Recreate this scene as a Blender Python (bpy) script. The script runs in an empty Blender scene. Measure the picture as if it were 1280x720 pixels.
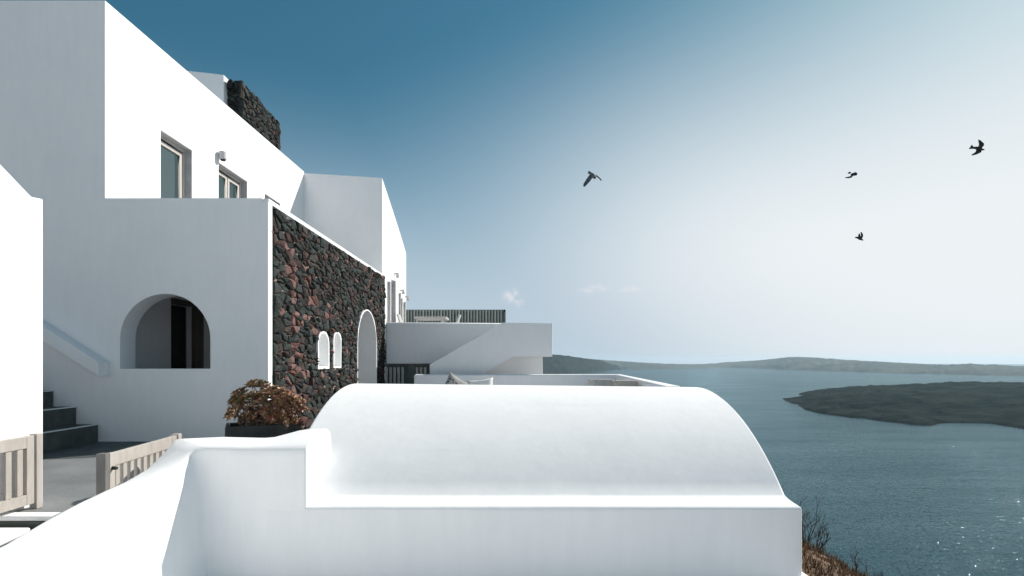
import bpy, bmesh, math, random
import numpy as np
from mathutils import Vector, Matrix, noise
from mathutils.geometry import tessellate_polygon
R = random.Random(7)
rad = math.radians
scn = bpy.context.scene
col = scn.collection

# ------------------------------------------------------------------ camera
cam_d = bpy.data.cameras.new("camera")
cam = bpy.data.objects.new("camera", cam_d); col.objects.link(cam)
cam.location = (0, 0, 0); cam.rotation_euler = (rad(90), 0, 0)
cam_d.sensor_width = 36; cam_d.lens = 18.0
cam_d.shift_y = 90 / 1280
cam_d.clip_start = 0.05; cam_d.clip_end = 120000
scn.camera = cam

# ------------------------------------------------------------------ light
SUN_AZ, SUN_EL = rad(57), rad(37)
world = bpy.data.worlds.new("World"); scn.world = world; world.use_nodes = True
wt = world.node_tree; wn = wt.nodes; wl = wt.links
for n in list(wn): wn.remove(n)
def wnode(t, **k):
    n = wn.new(t)
    for a, v in k.items(): setattr(n, a, v)
    return n
w_out = wnode('ShaderNodeOutputWorld'); w_bg = wnode('ShaderNodeBackground')
sky = wnode('ShaderNodeTexSky', sky_type='NISHITA', sun_disc=False, sun_elevation=SUN_EL,
            sun_rotation=SUN_AZ, altitude=200, air_density=1.0, dust_density=1.0, ozone_density=2.0)
def wmath(op, a, b=None, c=None, clamp=False):
    n = wnode('ShaderNodeMath', operation=op, use_clamp=clamp)
    for i, v in enumerate((a, b, c)):
        if v is None: continue
        if isinstance(v, (int, float)): n.inputs[i].default_value = v
        else: wl.new(v, n.inputs[i])
    return n.outputs[0]
tc = wnode('ShaderNodeTexCoord')
sep = wnode('ShaderNodeSeparateXYZ'); wl.new(tc.outputs['Generated'], sep.inputs[0])
# teal grade of the clear sky, and the pale sea haze that thickens towards the horizon and the sun
SKY_K = 0.11
dotn = wnode('ShaderNodeVectorMath', operation='DOT_PRODUCT'); wl.new(tc.outputs['Generated'], dotn.inputs[0])
dotn.inputs[1].default_value = (math.cos(SUN_EL) * math.sin(SUN_AZ), math.cos(SUN_EL) * math.cos(SUN_AZ), math.sin(SUN_EL))
sd = dotn.outputs['Value']
base = wnode('ShaderNodeVectorMath', operation='MULTIPLY'); wl.new(sky.outputs[0], base.inputs[0]); base.inputs[1].default_value = (.308, .775, .772)
# soft shoulder: x / (1 + x / cap)
bdiv = wnode('ShaderNodeVectorMath', operation='DIVIDE'); wl.new(base.outputs[0], bdiv.inputs[0]); bdiv.inputs[1].default_value = (1.2 / SKY_K, .95 / SKY_K, 1.2 / SKY_K)
badd = wnode('ShaderNodeVectorMath', operation='ADD'); wl.new(bdiv.outputs[0], badd.inputs[0]); badd.inputs[1].default_value = (1, 1, 1)
base2 = wnode('ShaderNodeVectorMath', operation='DIVIDE'); wl.new(base.outputs[0], base2.inputs[0]); wl.new(badd.outputs[0], base2.inputs[1])
qq = wmath('SUBTRACT', wmath('ABSOLUTE', sep.outputs[2]), wmath('MULTIPLY', wmath('MAXIMUM', sd, .45), .371))
mrw = wnode('ShaderNodeMapRange', interpolation_type='SMOOTHSTEP'); wl.new(qq, mrw.inputs[0])
mrw.inputs[1].default_value = -.135; mrw.inputs[2].default_value = .317; mrw.inputs[3].default_value = 1.0; mrw.inputs[4].default_value = 0.0
mrs = wnode('ShaderNodeMapRange'); wl.new(sd, mrs.inputs[0]); mrs.inputs[1].default_value = .493; mrs.inputs[2].default_value = .842; mrs.interpolation_type = 'SMOOTHSTEP'
hz = wnode('ShaderNodeMix', data_type='RGBA'); wl.new(mrs.outputs[0], hz.inputs[0])
hz.inputs[6].default_value = (.418 / SKY_K, .505 / SKY_K, .585 / SKY_K, 1); hz.inputs[7].default_value = (.715 / SKY_K, .748 / SKY_K, .768 / SKY_K, 1)
skym = wnode('ShaderNodeMix', data_type='RGBA'); wl.new(mrw.outputs[0], skym.inputs[0])
wl.new(base2.outputs[0], skym.inputs[6]); wl.new(hz.outputs[2], skym.inputs[7])
# small cumulus wisps low over the sea, given by their direction
ysafe = wmath('MAXIMUM', sep.outputs[1], 0.05)
ca = wmath('DIVIDE', sep.outputs[0], ysafe); cb = wmath('DIVIDE', sep.outputs[2], ysafe)
nz = wnode('ShaderNodeTexNoise'); nz.inputs['Scale'].default_value = 85; nz.inputs['Detail'].default_value = 6
wl.new(tc.outputs['Generated'], nz.inputs['Vector'])
mask = None
for (a0, b0, sa, sb, k) in ((-.004, .124, .014, .010, 1.0), (.004, .131, .008, .007, .8), (.012, .114, .009, .009, .9), (.146, .136, .014, .005, .8), (.164, .142, .013, .006, .9), (.178, .139, .012, .004, .7), (.222, .136, .015, .004, .7), (.236, .139, .016, .006, .8)):
    da = wmath('DIVIDE', wmath('SUBTRACT', ca, a0), sa); db = wmath('DIVIDE', wmath('SUBTRACT', cb, b0), sb)
    g = wmath('MULTIPLY', wmath('EXPONENT', wmath('MULTIPLY', wmath('ADD', wmath('MULTIPLY', da, da), wmath('MULTIPLY', db, db)), -1.0)), k)
    mask = g if mask is None else wmath('MAXIMUM', mask, g)
mask = wmath('MULTIPLY', mask, wmath('MULTIPLY', wmath('SUBTRACT', nz.outputs['Fac'], 0.30), 3.0, None, True), None, True)
mask = wmath('MULTIPLY', mask, 0.85)
mix = wnode('ShaderNodeMix', data_type='RGBA')
wl.new(mask, mix.inputs[0]); wl.new(skym.outputs[2], mix.inputs[6]); mix.inputs[7].default_value = (6.3, 6.1, 6.5, 1)
gam = wnode('ShaderNodeGamma'); gam.inputs[1].default_value = 1.0
wl.new(mix.outputs[2], gam.inputs[0])
wl.new(gam.outputs[0], w_bg.inputs[0]); w_bg.inputs[1].default_value = SKY_K * .945
wl.new(w_bg.outputs[0], w_out.inputs[0])

sun_d = bpy.data.lights.new("sun", 'SUN'); sun_d.energy = 4.8; sun_d.angle = rad(0.53); sun_d.color = (1.0, .945, .865)
sun = bpy.data.objects.new("sun", sun_d); col.objects.link(sun)
sdir = Vector((math.cos(SUN_EL) * math.sin(SUN_AZ), math.cos(SUN_EL) * math.cos(SUN_AZ), math.sin(SUN_EL)))
sun.rotation_euler = sdir.to_track_quat('Z', 'Y').to_euler(); sun.location = sdir * 60

scn.view_settings.view_transform = 'Standard'; scn.view_settings.look = 'None'
scn.view_settings.exposure = 0.33; scn.view_settings.gamma = 1.0
scn.render.engine = 'CYCLES'
scn.cycles.use_denoising = True
scn.cycles.max_bounces = 12; scn.cycles.diffuse_bounces = 9; scn.cycles.volume_bounces = 1
scn.cycles.caustics_reflective = False; scn.cycles.caustics_refractive = False

# ------------------------------------------------------------------ materials
def new_mat(name):
    m = bpy.data.materials.new(name); m.use_nodes = True
    nt = m.node_tree
    for n in list(nt.nodes): nt.nodes.remove(n)
    o = nt.nodes.new('ShaderNodeOutputMaterial'); b = nt.nodes.new('ShaderNodeBsdfPrincipled')
    nt.links.new(b.outputs[0], o.inputs[0])
    return m, nt, b, o
def rgb(c): return (c[0], c[1], c[2], 1)
def mat(name, c, c2=None, scale=6.0, rough=.7, bump=.0, bscale=30., detail=5, spec=.4, stretch=(1, 1, 1), bdist=.02, fmin=.35, fmax=.65):
    """two-tone noise colour + noise relief, in object space"""
    m, nt, b, o = new_mat(name)
    N, L = nt.nodes, nt.links
    t = N.new('ShaderNodeTexCoord'); mp = N.new('ShaderNodeMapping'); mp.inputs['Scale'].default_value = stretch
    L.new(t.outputs['Object'], mp.inputs[0])
    if c2 is not None:
        n = N.new('ShaderNodeTexNoise'); n.inputs['Scale'].default_value = scale; n.inputs['Detail'].default_value = detail
        L.new(mp.outputs[0], n.inputs['Vector'])
        mr = N.new('ShaderNodeMapRange'); mr.inputs[1].default_value = fmin; mr.inputs[2].default_value = fmax
        L.new(n.outputs['Fac'], mr.inputs[0])
        mx = N.new('ShaderNodeMix'); mx.data_type = 'RGBA'
        mx.inputs[6].default_value = rgb(c); mx.inputs[7].default_value = rgb(c2)
        L.new(mr.outputs[0], mx.inputs[0]); L.new(mx.outputs[2], b.inputs['Base Color'])
    else:
        b.inputs['Base Color'].default_value = rgb(c)
    b.inputs['Roughness'].default_value = rough
    b.inputs['Specular IOR Level'].default_value = spec
    if bump:
        n2 = N.new('ShaderNodeTexNoise'); n2.inputs['Scale'].default_value = bscale; n2.inputs['Detail'].default_value = 6
        L.new(mp.outputs[0], n2.inputs['Vector'])
        bp = N.new('ShaderNodeBump'); bp.inputs['Strength'].default_value = bump; bp.inputs['Distance'].default_value = bdist
        L.new(n2.outputs['Fac'], bp.inputs['Height']); L.new(bp.outputs[0], b.inputs['Normal'])
    return m
def plaster(name, c, c2):
    """lime-washed plaster: trowel undulation plus fine brush grain"""
    m, nt, b, o = new_mat(name)
    N, L = nt.nodes, nt.links
    t = N.new('ShaderNodeTexCoord')
    n = N.new('ShaderNodeTexNoise'); n.inputs['Scale'].default_value = 1.3; n.inputs['Detail'].default_value = 8; n.inputs['Roughness'].default_value = .6
    L.new(t.outputs['Object'], n.inputs['Vector'])
    mp = N.new('ShaderNodeMapping'); mp.inputs['Scale'].default_value = (5, 5, .8); L.new(t.outputs['Object'], mp.inputs[0])
    ns = N.new('ShaderNodeTexNoise'); ns.inputs['Scale'].default_value = 2.2; ns.inputs['Detail'].default_value = 9; ns.inputs['Roughness'].default_value = .65
    L.new(mp.outputs[0], ns.inputs['Vector'])
    ad = N.new('ShaderNodeMath'); ad.operation = 'ADD'; L.new(n.outputs['Fac'], ad.inputs[0]); L.new(ns.outputs['Fac'], ad.inputs[1])
    mr = N.new('ShaderNodeMapRange'); mr.inputs[1].default_value = .72; mr.inputs[2].default_value = 1.3
    L.new(ad.outputs[0], mr.inputs[0])
    mx = N.new('ShaderNodeMix'); mx.data_type = 'RGBA'; mx.inputs[6].default_value = rgb(c2); mx.inputs[7].default_value = rgb(c)
    L.new(mr.outputs[0], mx.inputs[0]); L.new(mx.outputs[2], b.inputs['Base Color'])
    b.inputs['Roughness'].default_value = .85; b.inputs['Specular IOR Level'].default_value = .2
    n1 = N.new('ShaderNodeTexNoise'); n1.inputs['Scale'].default_value = 2.2; n1.inputs['Detail'].default_value = 3
    n2 = N.new('ShaderNodeTexNoise'); n2.inputs['Scale'].default_value = 26; n2.inputs['Detail'].default_value = 7
    L.new(t.outputs['Object'], n1.inputs['Vector']); L.new(t.outputs['Object'], n2.inputs['Vector'])
    b1 = N.new('ShaderNodeBump'); b1.inputs['Strength'].default_value = .15; b1.inputs['Distance'].default_value = .05
    b2 = N.new('ShaderNodeBump'); b2.inputs['Strength'].default_value = .10; b2.inputs['Distance'].default_value = .006
    L.new(n1.outputs['Fac'], b1.inputs['Height']); L.new(n2.outputs['Fac'], b2.inputs['Height'])
    L.new(b1.outputs[0], b2.inputs['Normal']); L.new(b2.outputs[0], b.inputs['Normal'])
    return m

M = {}
M['white'] = plaster('limewash', (.85, .85, .852), (.79, .795, .803))
M['white2'] = plaster('limewash_aged', (.78, .785, .79), (.72, .725, .735))
M['frame'] = mat('painted_timber', (.50, .47, .445), (.43, .40, .375), 14, .5, .15, 60, stretch=(1, 1, .2))
M['gate'] = mat('gate_paint', (.44, .408, .378), (.37, .34, .312), 12, .6, .25, 50, stretch=(1, 1, .25))
M['post_grey'] = mat('grey_timber', (.12, .118, .112), (.17, .165, .158), 12, .7, .25, 50, stretch=(1, 1, .25))
M['dark'] = mat('dark_step_paint', (.055, .068, .064), (.085, .10, .094), 5, .6, .25, 24)
M['floor'] = mat('floor_screed', (.15, .158, .162), (.215, .222, .228), 1.6, .75, .25, 22, detail=9)
M['kerbwhite'] = M['white']
M['mortar'] = mat('stone_bed', (.012, .011, .011), (.026, .022, .02), 9, .95, .6, 30)
STONE_DARK = [mat('lava_stone_%s' % w, a, b_, 9, .9, .9, 26, detail=8, bdist=.03, spec=.2) for w, a, b_ in (
    ('grey', (.024, .028, .028), (.050, .056, .055)), ('green', (.018, .026, .024), (.042, .052, .048)),
    ('black', (.010, .012, .012), (.025, .028, .027)), ('brown', (.034, .024, .022), (.066, .048, .043)))]
STONE_RED = [mat('red_stone_%s' % w, a, b_, 9, .9, .9, 26, detail=8, bdist=.03, spec=.2) for w, a, b_ in (
    ('rust', (.075, .036, .028), (.125, .062, .05)), ('rose', (.125, .07, .062), (.20, .122, .11)), ('plum', (.045, .024, .024), (.08, .045, .042)))]
M['chip'] = mat('pale_chip', (.30, .20, .175), (.42, .31, .27), 20, .9)
M['cobble_roof'] = STONE_DARK[2]
M['glass'], nt, b, _ = new_mat('window_glass')
b.inputs['Base Color'].default_value = (.03, .06, .065, 1); b.inputs['Roughness'].default_value = .04; b.inputs['IOR'].default_value = 1.5
b.inputs['Specular IOR Level'].default_value = .9
M['black'] = mat('dark_interior', (.012, .013, .013), (.02, .021, .021), 5, .6)
M['brown'] = mat('stained_door', (.075, .058, .05), (.11, .085, .072), 10, .5, .2, 60, stretch=(1, 1, .15))
M['grey'] = mat('grey_metal', (.36, .36, .37), (.46, .46, .47), 30, .45, .1, 60)
M['reveal'] = mat('grey_reveal', (.34, .34, .35), (.42, .42, .43), 9, .75, .1, 30)
M['pot'] = mat('planter_fibre', (.017, .021, .021), (.03, .034, .033), 8, .7, .2, 60)
M['soil'] = mat('soil', (.04, .028, .02), (.07, .05, .036), 20, .95, .7, 60)
LEAF = [mat('leaf_%s' % w, a, b_, 22, .5, .15, 60, spec=.45) for w, a, b_ in (
    ('olive', (.15, .13, .05), (.24, .19, .085)), ('rust', (.32, .15, .078), (.44, .24, .14)),
    ('red', (.20, .062, .05), (.31, .12, .10)), ('brown', (.19, .11, .06), (.30, .19, .12)), ('pale', (.42, .30, .24), (.52, .40, .33)))]
M['twig'] = mat('twig', (.05, .034, .025), (.085, .06, .045), 30, .9)
M['stem'] = mat('stem', (.10, .07, .05), (.15, .11, .085), 30, .8)
M['slat'] = mat('weathered_slat', (.20, .245, .228), (.27, .31, .29), 9, .75, .2, 50, stretch=(2, 2, .2))
M['slat_warm'] = mat('slat_warm', (.29, .30, .275), (.38, .385, .355), 9, .75, .2, 50, stretch=(2, 2, .2))
M['slat_dark'] = mat('slat_dark', (.10, .122, .115), (.145, .168, .158), 9, .8)
M['door_slat'] = mat('door_slat', (.42, .42, .385), (.52, .515, .48), 9, .75, .2, 50, stretch=(2, 2, .2))
M['furn'] = mat('pale_furniture', (.36, .36, .345), (.43, .425, .41), 14, .6)
M['beige'] = mat('beige_weave', (.36, .33, .29), (.46, .42, .37), 50, .8, .3, 90)
M['cushion'] = mat('white_cushion', (.74, .735, .72), (.66, .65, .63), 16, .9, .3, 70)
M['pillow_grey'] = mat('speckled_cushion', (.34, .335, .32), (.05, .05, .05), 13, .95, .35, 80, detail=2, fmin=.60, fmax=.66)
M['bird'] = mat('bird_plumage', (.022, .028, .032), (.05, .06, .068), 14, .7)
M['bird_grey'] = mat('bird_plumage_grey', (.06, .075, .085), (.13, .15, .165), 10, .7)
M['hill_near'] = mat('dry_soil', (.10, .062, .036), (.17, .105, .062), 2.2, .95, .9, 9, detail=10, bdist=.12)
M['village'] = mat('village_white', (.62, .62, .63), (.7, .7, .7), .02, .9)
GRASS = [mat('dry_grass_%s' % w, a, b_, 9, .9) for w, a, b_ in (('straw', (.20, .13, .075), (.30, .205, .12)), ('rust', (.13, .07, .036), (.19, .11, .06)), ('dark', (.05, .036, .024), (.085, .06, .04)))]
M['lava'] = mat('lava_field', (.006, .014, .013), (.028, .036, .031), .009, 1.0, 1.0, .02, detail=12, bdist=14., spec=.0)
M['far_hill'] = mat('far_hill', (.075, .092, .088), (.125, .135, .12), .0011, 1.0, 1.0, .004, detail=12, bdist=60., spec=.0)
M['red_sign'] = mat('red_enamel', (.40, .03, .035), None, rough=.4)

# sea: body colour plus wave-averaged reflection (steep facets keep a choppy sea from mirroring the horizon)
M['sea'] = bpy.data.materials.new('sea_water'); M['sea'].use_nodes = True
nt = M['sea'].node_tree; N, L = nt.nodes, nt.links
for n in list(N): N.remove(n)
o = N.new('ShaderNodeOutputMaterial'); ms = N.new('ShaderNodeMixShader'); df = N.new('ShaderNodeBsdfDiffuse'); gl = N.new('ShaderNodeBsdfGlossy')
df.inputs['Color'].default_value = (.009, .040, .054, 1); gl.inputs['Color'].default_value = (.76, .94, .985, 1); gl.inputs['Roughness'].default_value = .055
t = N.new('ShaderNodeTexCoord')
def seanoise(scale, sx, sy, rot, det, rgh=.55):
    mp = N.new('ShaderNodeMapping'); mp.inputs['Scale'].default_value = (sx, sy, 1); mp.inputs['Rotation'].default_value = (0, 0, rot)
    L.new(t.outputs['Object'], mp.inputs[0])
    n = N.new('ShaderNodeTexNoise'); n.inputs['Scale'].default_value = scale; n.inputs['Detail'].default_value = det; n.inputs['Roughness'].default_value = rgh
    L.new(mp.outputs[0], n.inputs['Vector']); return n.outputs['Fac']
fr_ = N.new('ShaderNodeFresnel'); fr_.inputs['IOR'].default_value = 1.333
pw_ = N.new('ShaderNodeMath'); pw_.operation = 'POWER'; pw_.inputs[1].default_value = .6; L.new(fr_.outputs[0], pw_.inputs[0])
ml_ = N.new('ShaderNodeMath'); ml_.operation = 'MULTIPLY'; ml_.inputs[1].default_value = .47; L.new(pw_.outputs[0], ml_.inputs[0])
cur = N.new('ShaderNodeMapRange'); L.new(seanoise(.0022, 1, 4.5, rad(14), 5, .6), cur.inputs[0])
cur.inputs[1].default_value = .35; cur.inputs[2].default_value = .65; cur.inputs[3].default_value = .84; cur.inputs[4].default_value = 1.12
mk_ = N.new('ShaderNodeMath'); mk_.operation = 'MULTIPLY'; L.new(ml_.outputs[0], mk_.inputs[0]); L.new(cur.outputs[0], mk_.inputs[1])
L.new(mk_.outputs[0], ms.inputs[0]); L.new(df.outputs[0], ms.inputs[1]); L.new(gl.outputs[0], ms.inputs[2]); L.new(ms.outputs[0], o.inputs[0])
last = None
for (sc, sx, sy, rt, det, st, ds) in ((.010, 1, 3.2, rad(24), 2, .5, 2.6), (.045, 1, 2.6, rad(26), 2, .8, 2.3), (.17, 2.2, 1.1, rad(12), 1.2, 1.0, 1.3)):
    bp = N.new('ShaderNodeBump'); bp.inputs['Strength'].default_value = st; bp.inputs['Distance'].default_value = ds
    L.new(seanoise(sc, sx, sy, rt, det), bp.inputs['Height'])
    if last: L.new(last, bp.inputs['Normal'])
    last = bp.outputs[0]
L.new(last, gl.inputs['Normal']); L.new(last, df.inputs['Normal'])

# ------------------------------------------------------------------ helpers
class MB:
    def __init__(s): s.v = []; s.f = []; s.m = []
    def add(s, vs, fs, mi=0):
        o = len(s.v); s.v += [tuple(v) for v in vs]
        for f in fs: s.f.append(tuple(i + o for i in f)); s.m.append(mi)
        return s
    def box(s, x0, x1, y0, y1, z0, z1, mi=0):
        return s.add([(x0, y0, z0), (x1, y0, z0), (x1, y1, z0), (x0, y1, z0), (x0, y0, z1), (x1, y0, z1), (x1, y1, z1), (x0, y1, z1)],
                     [(0, 3, 2, 1), (4, 5, 6, 7), (0, 1, 5, 4), (1, 2, 6, 5), (2, 3, 7, 6), (3, 0, 4, 7)], mi)
    def bar(s, p, q, w, h, up=(0, 0, 1), mi=0):
        p, q = Vector(p), Vector(q); d = (q - p).normalized(); a = d.cross(Vector(up))
        if a.length < 1e-4: a = d.cross(Vector((0, 1, 0)))
        a.normalize(); b_ = a.cross(d).normalized(); a *= w / 2; b_ *= h / 2
        vs = [p - a - b_, p + a - b_, p + a + b_, p - a + b_, q - a - b_, q + a - b_, q + a + b_, q - a + b_]
        return s.add(vs, [(0, 1, 2, 3), (7, 6, 5, 4), (0, 4, 5, 1), (1, 5, 6, 2), (2, 6, 7, 3), (3, 7, 4, 0)], mi)
    def tube(s, pts, rs, n=6, mi=0, cap=True):
        pts = [Vector(p) for p in pts]; vs = []; fs = []
        for i, p in enumerate(pts):
            d = (pts[min(i + 1, len(pts) - 1)] - pts[max(i - 1, 0)]).normalized()
            a = d.cross(Vector((.31, .17, .93)))
            if a.length < 1e-3: a = d.cross(Vector((1, 0, 0)))
            a.normalize(); b_ = d.cross(a)
            for k in range(n):
                th = 2 * math.pi * k / n
                vs.append(p + (a * math.cos(th) + b_ * math.sin(th)) * rs[i])
        for i in range(len(pts) - 1):
            for k in range(n):
                fs.append((i * n + k, i * n + (k + 1) % n, (i + 1) * n + (k + 1) % n, (i + 1) * n + k))
        if cap: fs += [tuple(range(n))[::-1], tuple((len(pts) - 1) * n + k for k in range(n))]
        return s.add(vs, fs, mi)
    def grid(s, rows, mi=0):
        n = len(rows[0]); vs = [p for r in rows for p in r]
        return s.add(vs, [(i * n + j, i * n + j + 1, (i + 1) * n + j + 1, (i + 1) * n + j) for i in range(len(rows) - 1) for j in range(n - 1)], mi)
    def plate(s, outer, holes, fn, t0, t1, mi=0):
        """flat plate with holes; fn(a, b, t) -> point"""
        loops = [outer] + list(holes)
        flat = [p for l in loops for p in l]; n = len(flat)
        tris = tessellate_polygon([[Vector((p[0], p[1], 0)) for p in l] for l in loops])
        vs = [fn(a, b, t0) for a, b in flat] + [fn(a, b, t1) for a, b in flat]
        fs = [tuple(t_) for t_ in tris] + [tuple(i + n for i in reversed(t_)) for t_ in tris]
        o = 0
        for l in loops:
            for i in range(len(l)):
                j = (i + 1) % len(l); fs.append((o + i, o + j, o + j + n, o + i + n))
            o += len(l)
        return s.add(vs, fs, mi)
    def mesh(s, name, off=(0, 0, 0), fix=True):
        me = bpy.data.meshes.new(name); o = Vector(off)
        me.from_pydata([tuple(Vector(v) - o) for v in s.v], [], s.f); me.update()
        if s.m and max(s.m) > 0: me.polygons.foreach_set('material_index', s.m)
        if fix:
            bm = bmesh.new(); bm.from_mesh(me)
            bmesh.ops.remove_doubles(bm, verts=bm.verts, dist=1e-5)
            bmesh.ops.recalc_face_normals(bm, faces=bm.faces); bm.to_mesh(me); bm.free()
        return me

def wloc(o):
    v = Vector((0, 0, 0))
    while o is not None: v = v + o.location; o = o.parent
    return v
def link(name, me, mats, parent=None, smooth=False, bevel=0, seg=3, ang=40, loc=None):
    ob = bpy.data.objects.new(name, me); col.objects.link(ob)
    for m in (mats if isinstance(mats, (list, tuple)) else [mats]):
        if me.users == 1 or len(me.materials) < (len(mats) if isinstance(mats, (list, tuple)) else 1): me.materials.append(m)
    if parent is not None: ob.parent = parent
    if loc is not None: ob.location = loc
    if smooth or bevel: me.polygons.foreach_set('use_smooth', [True] * len(me.polygons))
    if bevel:
        md = ob.modifiers.new('bevel', 'BEVEL'); md.width = bevel; md.segments = seg; md.limit_method = 'ANGLE'
        md.angle_limit = rad(ang); md.harden_normals = True
    return ob
def tidy(me):
    bm = bmesh.new(); bm.from_mesh(me)
    bmesh.ops.dissolve_limit(bm, angle_limit=rad(.5), verts=bm.verts, edges=bm.edges)
    bm.to_mesh(me); bm.free(); return me
def part(name, mb, mats, parent, **k):
    me = mb.mesh(name, wloc(parent))
    if k.get('bevel'): tidy(me)
    return link(name, me, mats, parent, **k)
def tag(o, label=None, cat=None, group=None, kind=None):
    for k_, v_ in (('label', label), ('category', cat), ('group', group), ('kind', kind)):
        if v_: o[k_] = v_
    return o
def thing(name, loc, label, cat, group=None):
    o = bpy.data.objects.new(name, None); col.objects.link(o); o.location = loc; o.empty_display_size = .2
    return tag(o, label, cat, group)
def solo(name, mb, mats, loc, label, cat, group=None, **k):
    o = link(name, mb.mesh(name, loc), mats, None, loc=loc, **k); return tag(o, label, cat, group)
def struct(name, mb, mats, kind='structure', fix=True, **k):
    return tag(link(name, mb.mesh(name, fix=fix), mats, None, **k), kind=kind)
def carve(base, unions=(), cuts=(), name='m'):
    """exact boolean of simple solids, returns a mesh"""
    tmp = []
    def mk(mb):
        ob = bpy.data.objects.new('tmp', mb.mesh('tmp')); col.objects.link(ob); tmp.append(ob); return ob
    ob = mk(base)
    for op, lst in (('UNION', unions), ('DIFFERENCE', cuts)):
        for c in lst:
            md = ob.modifiers.new('b', 'BOOLEAN'); md.operation = op; md.solver = 'EXACT'; md.object = mk(c)
    dg = bpy.context.evaluated_depsgraph_get(); dg.update()
    me = bpy.data.meshes.new_from_object(ob.evaluated_get(dg))
    for t_ in tmp: bpy.data.objects.remove(t_)
    me.name = name
    bm = bmesh.new(); bm.from_mesh(me)
    bmesh.ops.remove_doubles(bm, verts=bm.verts, dist=1e-4)
    bmesh.ops.dissolve_limit(bm, angle_limit=rad(1), verts=bm.verts, edges=bm.edges)
    bm.to_mesh(me); bm.free()
    return me
def meshpart(name, me, mats, parent, **k):
    me.transform(Matrix.Translation(-wloc(parent))); me.materials.clear()
    return link(name, me, mats, parent, **k)
def P(x, y, d):
    """world point seen at photo pixel (x, y) at depth d metres"""
    return Vector(((x - 640) / 640 * d, d, (450 - y) / 640 * d))
def ss(a, b, x):
    t_ = min(1, max(0, (x - a) / (b - a))); return t_ * t_ * (3 - 2 * t_)
XZ = lambda a, b, t_: (a, t_, b)
YZ = lambda a, b, t_: (t_, a, b)
def arch(a0, a1, b0, btop, n=20, k=1.0):
    """outline of an arched opening: jambs a0..a1 from b0, half-ellipse head up to btop"""
    r = (a1 - a0) / 2; h = r * k; c = (a0 + a1) / 2; sp = btop - h
    return [(a0, b0), (a1, b0)] + [(c + r * math.cos(math.pi * i / n), sp + h * math.sin(math.pi * i / n)) for i in range(n + 1)]

FLOOR = -1.275
SEA = -220.0

# ------------------------------------------------------------------ sea, land far away
mb = MB(); S = 27000
ticks = [-S, -9000, -3000, 0, 3000, 9000, S]
mb.grid([[(x, y, SEA) for x in ticks] for y in [-3000, 0, 1500, 4000, 9000, 16000, 29000]])
struct('sea', mb, M['sea'], fix=False)

# dark lava island
shore = [(977, 498), (987, 504), (996, 505.5), (1003, 509.5), (1015, 515), (1040, 519), (1062, 522), (1078, 523), (1105, 527), (1140, 531), (1166, 532.4), (1173, 529),
         (1200, 528.5), (1235, 529.5), (1258, 533), (1285, 537.5), (1350, 542), (1480, 546), (1700, 540), (1900, 500), (1700, 488.5), (1400, 487.2), (1200, 487.2), (1100, 487.5), (1040, 489), (1005, 491.3), (998, 492.3), (1002, 494.2),
         (1014, 495), (1026, 496.6), (1008, 496.2), (995, 497)]
sp = np.array([(((x - 640) / 640) * (220 * 640 / (y - 450)), 220 * 640 / (y - 450)) for x, y in shore])
def sdf(px, py, poly):
    d = np.full(px.shape, 1e18); ins = np.zeros(px.shape, bool); n = len(poly)
    for i in range(n):
        ax, ay = poly[i]; bx, by = poly[(i + 1) % n]
        ex, ey = bx - ax, by - ay; wx, wy = px - ax, py - ay
        t_ = np.clip((wx * ex + wy * ey) / (ex * ex + ey * ey), 0, 1)
        d = np.minimum(d, (wx - ex * t_) ** 2 + (wy - ey * t_) ** 2)
        c = ((ay > py) != (by > py)) & (px < (bx - ax) * (py - ay) / (by - ay + 1e-12) + ax)
        ins ^= c
    return np.where(ins, 1, -1) * np.sqrt(d)
gu = np.concatenate([np.linspace(.515, .72, 120), np.linspace(.723, 1.95, 150)]); gv = 220 * 640 / (np.linspace(548, 486, 170) - 450)
AX = gu[None, :] * gv[:, None]; AY = np.repeat(gv[:, None], len(gu), 1)
nzv = np.array([[noise.fractal(Vector((AX[i, j] / 90, AY[i, j] / 90, 1.3)), 1.0, 2.0, 5) for j in range(len(gu))] for i in range(len(gv))])
nzl = np.array([[noise.noise(Vector((AX[i, j] / 420, AY[i, j] / 420, 4.3))) for j in range(len(gu))] for i in range(len(gv))])
D = sdf(AX, AY, sp) + nzv * 10
H = np.where(D > 0, 7 * np.clip(D / 14, 0, 1) ** .7 + 40 * np.clip(D / 520, 0, 1) ** .8 + nzv * 12 * np.clip(D / 70, 0, 1) + nzl * 15 * np.clip(D / 200, 0, 1), np.maximum(-12, D * .4))
H = np.where(D > 0, H * np.clip(.25 + (AX / AY - .53) / .09, .25, 1), H)
far = np.clip((AY - 2300) / 900, 0, 1); H = H + far * np.clip(D / 90, 0, 1) * (12 + 10 * np.clip((AX / AY - .57) / .12, 0, 1))
mb = MB(); mb.grid([[(AX[i, j], AY[i, j], SEA + H[i, j]) for j in range(len(gu))] for i in range(len(gv))])
struct('island', mb, M['lava'], smooth=False)

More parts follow.
